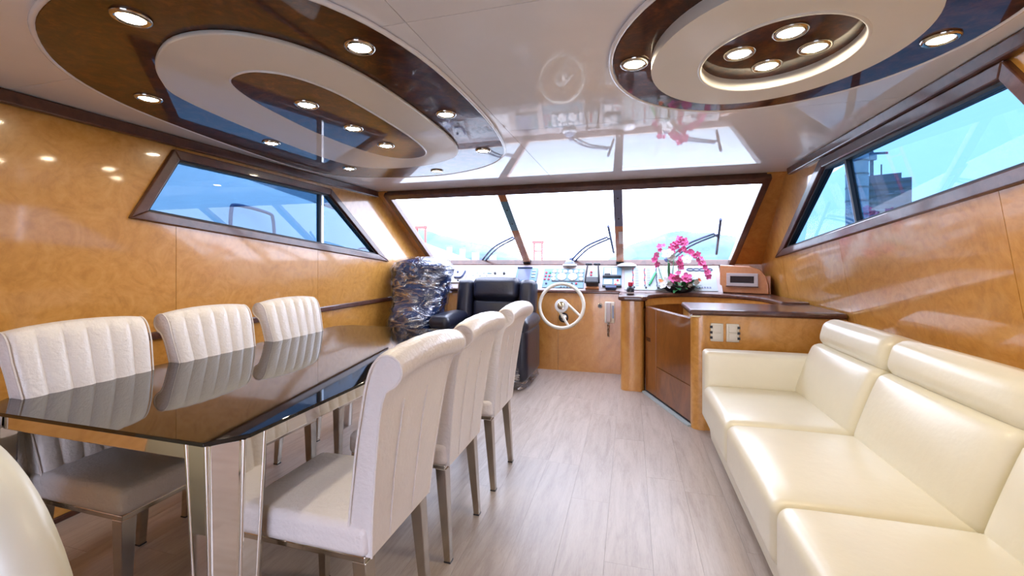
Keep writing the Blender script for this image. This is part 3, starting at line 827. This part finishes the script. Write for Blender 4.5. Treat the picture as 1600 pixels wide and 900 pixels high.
stems = [[(.42, oy, .97), (.44, oy, 1.16), (.46, oy - .01, 1.33), (.54, oy - .02, 1.37), (.66, oy - .03, 1.32), (.74, oy - .04, 1.22), (.76, oy - .05, 1.10)],
         [(.40, oy, .97), (.39, oy, 1.16), (.40, oy - .01, 1.32), (.45, oy - .02, 1.43), (.51, oy - .03, 1.48), (.56, oy - .04, 1.44)],
         [(.36, oy, .97), (.31, oy, 1.12), (.28, oy, 1.24), (.29, oy - .01, 1.35), (.34, oy - .03, 1.42)],
         [(.47, oy, .97), (.50, oy - .01, 1.10), (.49, oy - .02, 1.22), (.53, oy - .04, 1.30)]]
for st in stems:
    cpts = crom(st, 6)
    MB().tube(cpts, .0045, 6).build('stem', 'stem_green', OC, smooth=60)
    n_ = len(cpts)
    for k in range(int(n_ * .46), n_, 2):
        for rep in range(2 if st is stems[0] or st is stems[1] else 1):
            p = cpts[k] + Vector((random.uniform(-.03, .03), -.012, random.uniform(-.03, .02)))
            blossom(p, 'petal_pink', random.uniform(.022, .036))
MB().tube([(.405, oy - .005, .95), (.40, oy - .005, 1.23)], .010, 6).build('stake', 'leaf_green', OC)
for x, z, kd, r in ((.43, 1.07, 'petal_pink', .05), (.47, 1.055, 'petal_pink', .05), (.57, 1.075, 'petal_pink', .055), (.55, 1.04, 'petal_pink', .045), (.38, 1.02, 'petal_white', .06), (.34, 1.0, 'petal_white', .045),
                    (.66, 1.03, 'petal_white', .035), (.60, 1.0, 'petal_white', .03), (.69, 1.055, 'petal_orange', .022), (.31, 1.04, 'petal_orange', .025), (.51, 1.01, 'petal_white', .03), (.38, 1.33, 'petal_white', .06), (.42, 1.30, 'petal_white', .05), (.57, 1.27, 'petal_white', .05)):
    blossom((x, oy - .075, z), kd, r)
for x, z in ((.29, 1.22), (.33, 1.225)):
    o = lm.copy(); COL.objects.link(o); o.matrix_basis = Matrix.Translation((x, oy - .02, z)) @ Matrix.Rotation(random.uniform(-.5, .5), 4, 'Z') @ Matrix.Scale(.6, 4)

# ------------------------------------------------------------------ dining chairs
def chair_proto():
    t = thing('dining_chair', (0, 0, 0), 'x', 'chair', 'dining chairs around the glass table')
    prof = [(-.155, .40), (-.164, .50), (-.181, .60), (-.202, .72), (-.226, .83), (-.248, .92), (-.268, .97), (-.298, .996), (-.330, .994), (-.352, .972), (-.354, .942), (-.334, .916), (-.308, .898),
            (-.288, .84), (-.268, .72), (-.252, .6), (-.240, .5), (-.232, .40)]
    P = crom([(x, z, 0) for x, z in prof], 3)
    nfront = 8 * 3
    cols = 48; rings = []
    for c in range(cols + 1):
        u = -1 + 2 * c / cols
        fr = ((u + 1) * 3) % 1.0
        bulge = .010 * (1 - abs(2 * fr - 1) ** 3) if c not in (0, cols) else 0
        edge = max(0, (abs(u) - .9) / .1) ** 2
        ring = []
        for i, p in enumerate(P):
            z = p.y; x = p.x
            k = max(0, min(1, (z - .4) / .5))
            hw = .180 + .047 * k
            dz = k ** 2 * (.016 * (1 - u * u) - .004 * u ** 8)
            fx = 0
            if i < nfront: fx = bulge * min(1, (i + .5) / 2) * min(1, (nfront - i) / 4) - .012 * edge * min(1, (nfront - i) / 6)
            ring.append((x + fx, u * hw, z + dz))
        rings.append(ring)
    bk = MB().loft(rings).build('backrest', 'pearl_leather', t, smooth=55)
    for s_ in (-1, 1):
        pth = [(p.x, s_ * (.1805 + .047 * max(0, min(1, (p.y - .4) / .5))), p.y + (-.004 * max(0, min(1, (p.y - .4) / .5)) ** 2)) for p in P]
        MB().tube(pth, .0035, 5).build('piping', 'pearl_leather', bk, smooth=60)
    for yv in (-.055, .095):
        MB().tube([(-.2335, yv * .9, .41), (-.2545, yv, .6), (-.2705, yv, .72), (-.290, yv * 1.02, .835)], .0022, 5).build('back_seam', 'pearl_leather', bk, smooth=60)
    MB().rbox(-.225, .245, -.197, .197, .402, .492, .022, n=6, puff=(0, 0, .012)).build('seat', 'pearl_leather', t, smooth=60)
    MB().box(-.215, .235, -.187, .187, .384, .403).build('seat_frame', 'dull_steel', t, bevel=.003)
    for sx, sy in ((1, 1), (1, -1), (-1, 1), (-1, -1)):
        tx, ty = (.212 if sx > 0 else -.195), sy * .165
        bx_, by_ = (.215 if sx > 0 else -.225), sy * .172
        r0, r1 = .014, .023
        MB().loft([[(bx_ + a * r0, by_ + b * r0, 0.004) for a, b in ((-1, -1), (1, -1), (1, 1), (-1, 1))],
                   [(tx + a * r1, ty + b * r1, .386) for a, b in ((-1, -1), (1, -1), (1, 1), (-1, 1))]]).build('leg', 'dull_steel', t, bevel=.002)
        MB().box(bx_ - .015, bx_ + .015, by_ - .015, by_ + .015, 0, .006).build('foot_pad', 'black_plastic', t)
    return t
ch = chair_proto()
CH = [(-.945, 1.245, 180, 'white leather dining chair nearest the camera, its rolled back towards the open floor'),
      (-.955, 1.81, 180, 'middle white leather dining chair on the open floor side of the table'),
      (-.945, 2.385, 180, 'white leather dining chair nearest the black recliner, on the open floor side of the table'),
      (-1.86, 1.20, 0, 'white channel tufted dining chair by the left wall, nearest the camera'),
      (-1.875, 1.755, 0, 'middle white channel tufted dining chair by the left wall'),
      (-1.875, 2.315, 0, 'white channel tufted dining chair by the left wall, nearest the helm')]
for i, (x, y, a_, lb) in enumerate(CH):
    o = ch if i == 0 else copy_tree(ch)
    o.location = (x, y, 0); o.rotation_euler = (0, 0, R(a_)); o['label'] = lb

# ------------------------------------------------------------------ dining table
TB = thing('dining_table', (-1.6, 1.85, 0), 'long dining table with a black glass top on mirror chrome legs', 'table')
tx0, tx1, ty0, ty1 = -2.15, -1.04, .88, 2.82
cc = .085
top = [(tx0 + cc, ty0), (tx1 - cc * .8, ty0), (tx1, ty0 + cc), (tx1, ty1 - cc), (tx1 - cc, ty1), (tx0 + cc, ty1), (tx0, ty1 - cc), (tx0, ty0 + cc * 1.2)]
MB().prism(top, lambda x, y: (x, y, .748), lambda x, y: (x, y, .760)).build('glass_top', 'black_glass', TB, bevel=.002)
ins = .05
for (x0, x1, y0, y1) in ((tx0 + .15, tx1 - .15, ty0 + .025, ty0 + .045), (tx0 + .15, tx1 - .15, ty1 - .045, ty1 - .025), (tx0 + .025, tx0 + .045, ty0 + .15, ty1 - .15), (tx1 - .045, tx1 - .025, ty0 + .15, ty1 - .15)):
    MB().box(x0, x1, y0, y1, .694, .747).build('apron', 'chrome', TB, bevel=.003)
def tleg(cx, cy, sx, sy):
    # chamfered corner leg: arms along both aprons, wide facet on the corner, tapering down
    def prof(k, z):
        a = .135 * k; c = .062 * k; th_ = .055 * k
        pts = [(0, -c), (0, -a), (-th_, -a), (-th_, -th_ - c * .2), (-a, -th_), (-a, 0), (-c, 0), (-c * .82, -.004), (-.004, -c * .82)]
        return [(cx + sx * x, cy + sy * y, z) for x, y in pts]
    lg = MB().loft([prof(.62, .0), prof(1, .747)]).build('leg', 'chrome', TB, bevel=.003)
    for px_, py_ in ((0, -.062), (-.062, 0), (-.135, -.002), (-.002, -.135)):
        MB().tube([(cx + sx * px_ * .62, cy + sy * py_ * .62, .0), (cx + sx * px_, cy + sy * py_, .747)], [.004, .0065], 8).build('rib', 'chrome', lg, smooth=60)
tleg(tx1 - .012, ty0 + .014, 1, -1) if False else None
for sx, sy in ((1, 1), (1, -1), (-1, 1), (-1, -1)):
    cx = tx1 - .012 if sx > 0 else tx0 + .012; cy = ty1 - .014 if sy > 0 else ty0 + .014
    tleg(cx, cy, sx, sy)

# ------------------------------------------------------------------ head armchair at the frame edge
AC = thing('round_back_chair', (-1.455, .35, 0), 'pale cream leather chair with a rounded back at the near end of the table', 'chair')
def shell_ring(grow, yy, cv):
    pts = []
    for k in range(33):
        a_ = PI * k / 32
        u = math.cos(a_); x = -1.455 + (.36 + grow) * u; z = .335 + (.55 + grow) * math.sin(a_)
        pts.append((x, yy + cv * u * u, z))
    pts.append((-1.455 - .31, yy + cv * .7, .28)); pts.append((-1.455 + .31, yy + cv * .7, .28))
    return pts
MB().loft([shell_ring(-.035, .500, .03), shell_ring(-.012, .510, .03), shell_ring(0, .535, .03), shell_ring(0, .575, .03), shell_ring(-.012, .60, .03), shell_ring(-.035, .61, .03)]).build('backrest', 'pale_leather', AC, smooth=60)
MB().rbox(-1.70, -1.21, .06, .52, .36, .47, .04, n=5, puff=(0, 0, .015)).build('seat', 'pale_leather', AC, smooth=60)
MB().box(-1.69, -1.22, .07, .55, .335, .362).build('seat_frame', 'dull_steel', AC, bevel=.003)
for lx in (-1.64, -1.26):
    for ly in (.10, .54):
        MB().box(lx - .018, lx + .018, ly - .018, ly + .018, 0, .34).build('leg', 'dull_steel', AC, bevel=.003)

# ------------------------------------------------------------------ sofa
SF = thing('sofa', (.95, 1.95, 0), 'long cream leather sofa with headrest rolls along the right wall', 'sofa')
ys = [.86, 1.615, 2.37, 3.06]
MB().prism([(.535, .02), (1.40, .02), (1.40, .30), (.50, .30)], lambda x, z: (x, .74, z), lambda x, z: (x, 3.19, z)).build('base', 'cream_leather', SF, bevel=.012)
for k in range(3):
    dz = .012 if k == 0 else 0
    MB().rbox(.462, 1.10, ys[k] + .002, ys[k + 1] - .002, .20, .432 + dz, .045, n=8, puff=(0, 0, .018)).build('seat_cushion', 'cream_leather', SF, smooth=60)
    # leaning back cushion
    M_ = Matrix.Translation((1.0, 0, .40)) @ Matrix.Rotation(R(19), 4, 'Y')
    MB().rbox(-.01, .17, ys[k] + .002, ys[k + 1] - .002 - (.0 if k < 2 else -.05), .0, .37, .05, n=8, puff=(.028, 0, 0), M=M_).build('back_cushion', 'cream_leather', SF, smooth=60)
    M_ = Matrix.Translation((1.115, 0, .735)) @ Matrix.Rotation(R(14), 4, 'Y')
    MB().rbox(.0, .215, ys[k] + .004, ys[k + 1] - .004 - (.0 if k < 2 else -.03), .0, .175, .06, n=8, puff=(.012, 0, .01), M=M_).build('headrest', 'cream_leather', SF, smooth=60)
MB().prism([(1.20, .30), (XR(.3) - .03, .30), (XR(.8) - .02, .80), (1.27, .80)], lambda x, z: (x, .74, z), lambda x, z: (x, 3.19, z)).build('back_frame', 'cream_leather', SF, bevel=.02)
for y0, y1 in ((3.055, 3.195), (.735, .862)):
    MB().rbox(.475, 1.22, y0, y1, .18, .65, .03, n=5, puff=(0, .006, .004)).build('arm', 'cream_leather', SF, smooth=60)
for y in (3.12, 2.2, 1.3):
    MB().box(.515, .520, y - .006, y + .006, .14, .16).build('stud', 'dull_steel', SF)

# ------------------------------------------------------------------ black recliner facing aft
RC = thing('recliner', (-1.45, 4.35, 0), 'black leather recliner facing the saloon in front of the helm console', 'armchair')
rx = -1.46
MB().rbox(rx - .40, rx + .40, 4.08, 4.70, .05, .36, .05, n=5).build('base', 'black_leather', RC, smooth=60)
MB().rbox(rx - .29, rx + .29, 3.98, 4.56, .33, .52, .07, n=6, puff=(0, 0, .02)).build('seat_cushion', 'black_leather', RC, smooth=60)
Mb = Matrix.Translation((rx, 4.47, .48)) @ Matrix.Rotation(R(-10), 4, 'X')
MB().rbox(-.27, .27, .0, .20, .0, .36, .06, n=6, puff=(0, .03, 0), M=Mb).build('backrest', 'black_leather', RC, smooth=60)
MB().rbox(-.27, .27, -.03, .18, .34, .60, .065, n=6, puff=(0, .025, .01), M=Mb).build('headrest', 'black_leather', RC, smooth=60)
for s_ in (-1, 1):
    MB().rbox(s_ * .365 - .095, s_ * .365 + .095, -.03, .17, .05, .575, .06, n=5, puff=(0, .015, 0), M=Mb).build('back_wing', 'black_leather', RC, smooth=60)
    MB().rbox(rx + s_ * .41 - .10, rx + s_ * .41 + .10, 3.95, 4.58, .08, .60, .06, n=5).build('arm', 'black_leather', RC, smooth=60)
    MB().rbox(rx + s_ * .41 - .115, rx + s_ * .41 + .115, 3.92, 4.55, .56, .69, .06, n=6, puff=(0, 0, .015)).build('arm_pad', 'black_leather', RC, smooth=60)
def shell(rings_f, name, m, parent, amp, fr, nz=28, na=56, smooth=80):
    rings = []
    for i in range(nz + 1):
        t = i / nz; row = []
        for j in range(na):
            a_ = 2 * PI * j / na; p = Vector(rings_f(t, a_))
            n_ = noise.noise(Vector((p.x * fr, p.y * fr, p.z * fr * 2.2))) + .5 * noise.noise(Vector((p.x * fr * 2.7, p.y * fr * 2.7 + 5, p.z * fr * 4)))
            c_ = Vector((math.cos(a_), math.sin(a_), 0))
            row.append(tuple(p + c_ * n_ * amp))
        rings.append(row)
    return MB().loft(rings).build(name, m, parent, smooth=smooth)
def rect_ring(cx, cy, hx, hy, n, a_, z):
    c_, s_ = math.cos(a_), math.sin(a_)
    return (cx + hx * math.copysign(abs(c_) ** (2 / n), c_), cy + hy * math.copysign(abs(s_) ** (2 / n), s_), z)
shell(lambda t, a_: rect_ring(rx, 4.31, .495 - .02 * t, .42 - .02 * t, 5, a_, .02 + .42 * t), 'plastic_wrap', 'cling_film', RC, .018, 9, 14, 64)

# ------------------------------------------------------------------ wrapped chair
WC = thing('wrapped_chair', (-2.17, 4.25, 0), 'tall chair wrapped in wrinkled plastic film in the corner by the left wall', 'armchair')
lev = [(0, .23, .36, 0), (.15, .24, .38, 0), (.45, .24, .38, 0), (.66, .25, .34, .03), (.78, .28, .24, .08), (.95, .325, .21, .11), (1.10, .355, .20, .13), (1.20, .345, .18, .14), (1.265, .28, .14, .15), (1.29, .14, .07, .15)]
def wprof(t, a_, grow=0):
    f_ = t * (len(lev) - 1); i = min(int(f_), len(lev) - 2); q = f_ - i
    z, hx, hy, oy_ = [lev[i][k] + (lev[i + 1][k] - lev[i][k]) * q for k in range(4)]
    return rect_ring(-2.262, 4.22 + oy_, hx + grow, hy + grow, 3.2, a_, z + grow * t + .004)
shell(lambda t, a_: wprof(t, a_, -.012), 'padded_body', 'navy_leather', WC, .032, 7, 40, 64)
shell(lambda t, a_: wprof(t, a_, .006), 'plastic_wrap', 'cling_film', WC, .036, 7, 44, 72)

# ------------------------------------------------------------------ outside
sea = MB().box(-700, 700, -300, 900, -2.2, -2.0).build('sea', 'sea'); tag(sea, 'grey green harbour water outside the windows', 'water', kind='stuff')
def ridge(name, pts, y0, depth, label):
    P_ = [Vector((x, z, 0)) for x, z in pts]; C_ = crom(P_, 6); mb = MB(); rings = []
    for p in C_:
        z = p.y + .8 * noise.noise(Vector((p.x * .15, 3, 1)))
        rings.append([(p.x, y0 - 4, -2), (p.x, y0, z * .55), (p.x, y0 + depth * .3, max(-1, z)), (p.x, y0 + depth, -2)])
    mb.loft(rings, closed=True); o = mb.build(name, 'hill', None, smooth=60)
    return tag(o, label, 'hill')
ridge('hillside', [(-260, 20), (-180, 24), (-130, 21), (-104, 17.5), (-92, 14), (-78, 11), (-66, 8), (-54, 3), (-44, -1)], 190, 40, 'hazy green hill across the harbour behind the left windshield pane')
ridge('hillside', [(-14, -1), (-2, 8.5), (10, 12.5), (22, 16), (34, 15), (46, 13.5), (60, 9), (76, -1)], 212, 40, 'hazy green hill across the harbour behind the right windshield pane')
def gantry(x, y, h, wd, label):
    t = thing('gantry_crane', (x, y, -2), label, 'crane', 'red dockside gantry cranes')
    for sx in (-1, 1):
        MB().box(x + sx * wd / 2 - .35, x + sx * wd / 2 + .35, y - .4, y + .4, -2, h).build('leg', 'gantry_red', t)
    MB().box(x - wd * .75, x + wd * .7, y - .5, y + .5, h - .8, h + .5).build('boom', 'gantry_red', t)
    MB().box(x - wd / 2, x + wd / 2, y - .3, y + .3, h * .55, h * .55 + .6).build('brace', 'gantry_red', t)
gantry(-93, 178, 17, 4.2, 'red gantry crane by the hill at the left edge of the windshield')
gantry(-40.5, 190, 10, 3.6, 'red gantry crane seen through the middle windshield pane')
for i, (x, h, wd) in enumerate(((-86, 6, 2.4), (-80, 8, 1.6), (-74, 7, 1.8), (-68, 5.5, 2.6), (-60, 4, 2.4))):
    t = thing('harbour_building', (x, 178 + i, -2), ['small pale harbour block nearest the left gantry crane', 'slim tallest pale harbour block before the left hill', 'third pale harbour block from the left before the hill', 'wide low pale harbour block before the left hill', 'lowest pale harbour block before the left hill, nearest the mullion'][i], 'building', 'pale blocks on the far shore')
    MB().box(x - wd / 2, x + wd / 2, 178 + i, 181 + i, -2, h).build('wall', 'city_white', t)
    MB().box(x - wd / 2 - .2, x + wd / 2 + .2, 177.8 + i, 181.2 + i, h, h + .4).build('roof', 'tower_pale', t)
# right hand side: dark tower, pale round tower, crane
TW = thing('office_tower', (117, 244, -2), 'dark blue tower block with a stepped top seen through the right window', 'building')
tm = Matrix.Translation((116, 246, 0)) @ Matrix.Rotation(R(-26), 4, 'Z')
def tbox(name, x0, x1, y0, y1, z0, z1, m, par=TW):
    q = MB().box(x0, x1, y0, y1, z0, z1); return MB().add(q.v, q.f, tm).build(name, m, par)
tbox('upper_block', -11.5, 11.5, 0, 14, 27, 40.5, 'tower_blue'); tbox('roof', -6, 8, 3, 11, 40.5, 43.5, 'tower_blue')
tbox('lower_block', -8, 9.5, 1, 13, -2, 27, 'tower_pale'); tbox('antenna', .4, 1.0, 6, 6.6, 43.5, 49, 'tower_blue')
wmesh = None
for r_ in range(7):
    for c_ in range(2):
        o = tbox('window_band', -7.4 + c_ * 7, -1.5 + c_ * 7, .8, 1.0, 24 - r_ * 3.4, 25.6 - r_ * 3.4, 'tower_window')
for r_ in range(4): tbox('window_band', -11, 11, -.2, 0, 29 + r_ * 3, 30.2 + r_ * 3, 'tower_window')
RT = thing('round_tower', (96, 228, -2), 'pale ribbed round tower left of the dark tower block', 'building')
MB().lathe([(4.2, -2), (4.2, 49), (3.4, 50.5)], 24, Matrix.Translation((99, 228, 0))).build('shaft', 'tower_pale', RT, smooth=40)
for k in range(8): MB().lathe([(4.35, 4 + k * 6), (4.35, 4.8 + k * 6)], 24, Matrix.Translation((99, 228, 0))).build('floor_band', 'tower_blue', RT)
CR = thing('tower_crane', (128.5, 280, -2), 'thin tower crane standing between the round tower and the dark tower', 'crane')
MB().box(127.8, 129.2, 279.5, 280.5, -2, 62).build('mast', 'tower_blue', CR); MB().box(121.5, 136, 279.7, 280.3, 60, 61.2).build('jib', 'tower_blue', CR)
MB().box(122.5, 125, 279, 281, 58, 60).build('counterweight', 'tower_blue', CR); MB().box(127.5, 130.5, 279, 281, 57, 60).build('cab', 'tower_pale', CR)
# left: neighbouring yacht
YT = thing('neighbour_yacht', (-6.6, 6, -2), 'large white yacht moored alongside, filling the left window', 'boat')
prof = [(-2, 3.5), (2, 3.25), (5.2, 2.72), (7.2, 2.48), (9.2, 2.22), (12, 1.85), (16, 1.3), (19, .9), (18, -2), (-2, -2)]
MB().prism(prof, lambda y, z: (-6.05 - .10 * max(0, z), y, z), lambda y, z: (-9.5, y, z)).build('superstructure', 'boat_white', YT)
MB().prism([(-2, 2.25), (4.3, 2.24), (5.0, 2.27), (9.5, 1.95), (9.5, 1.90), (5.0, 2.20), (-2, 2.17)], lambda y, z: (-6.02 - .10 * max(0, z) - .22, y, z), lambda y, z: (-6.4, y, z)).build('rubbing_strake', 'boat_grey', YT)
MB().tube(crom([(-6.1, 5.30, 1.55), (-6.1, 5.31, 2.05), (-6.1, 5.42, 2.15), (-6.1, 6.02, 2.09), (-6.1, 6.13, 1.98), (-6.1, 6.17, 1.55)], 5), .028, 8).build('hand_rail', 'wiper_blue', YT, smooth=60)
MB().tube(crom([(-6.1, 8.5, 1.2), (-6.1, 8.55, 1.5), (-6.1, 8.9, 1.55), (-6.1, 9.6, 1.4), (-6.1, 9.65, 1.0)], 5), .02, 8).build('hand_rail', 'wiper_blue', YT, smooth=60)
AB = thing('apartment_block', (-70, 54, -2), 'tall apartment block with rows of windows beyond the neighbouring yacht', 'building')
MB().box(-90, -60, 20, 88, -2, 45).build('wall', 'tower_pale', AB)
wme = None
for r_ in range(8):
    for c_ in range(14):
        if wme is None:
            o = MB().box(0, .4, 0, 2.6, 0, 2.2).build('window', 'tower_window', AB); wme = o.data
        else: o = link('window', wme, AB)
        o.location = (-60.1, 22.5 + c_ * 4.6, 6 + r_ * 4.6)
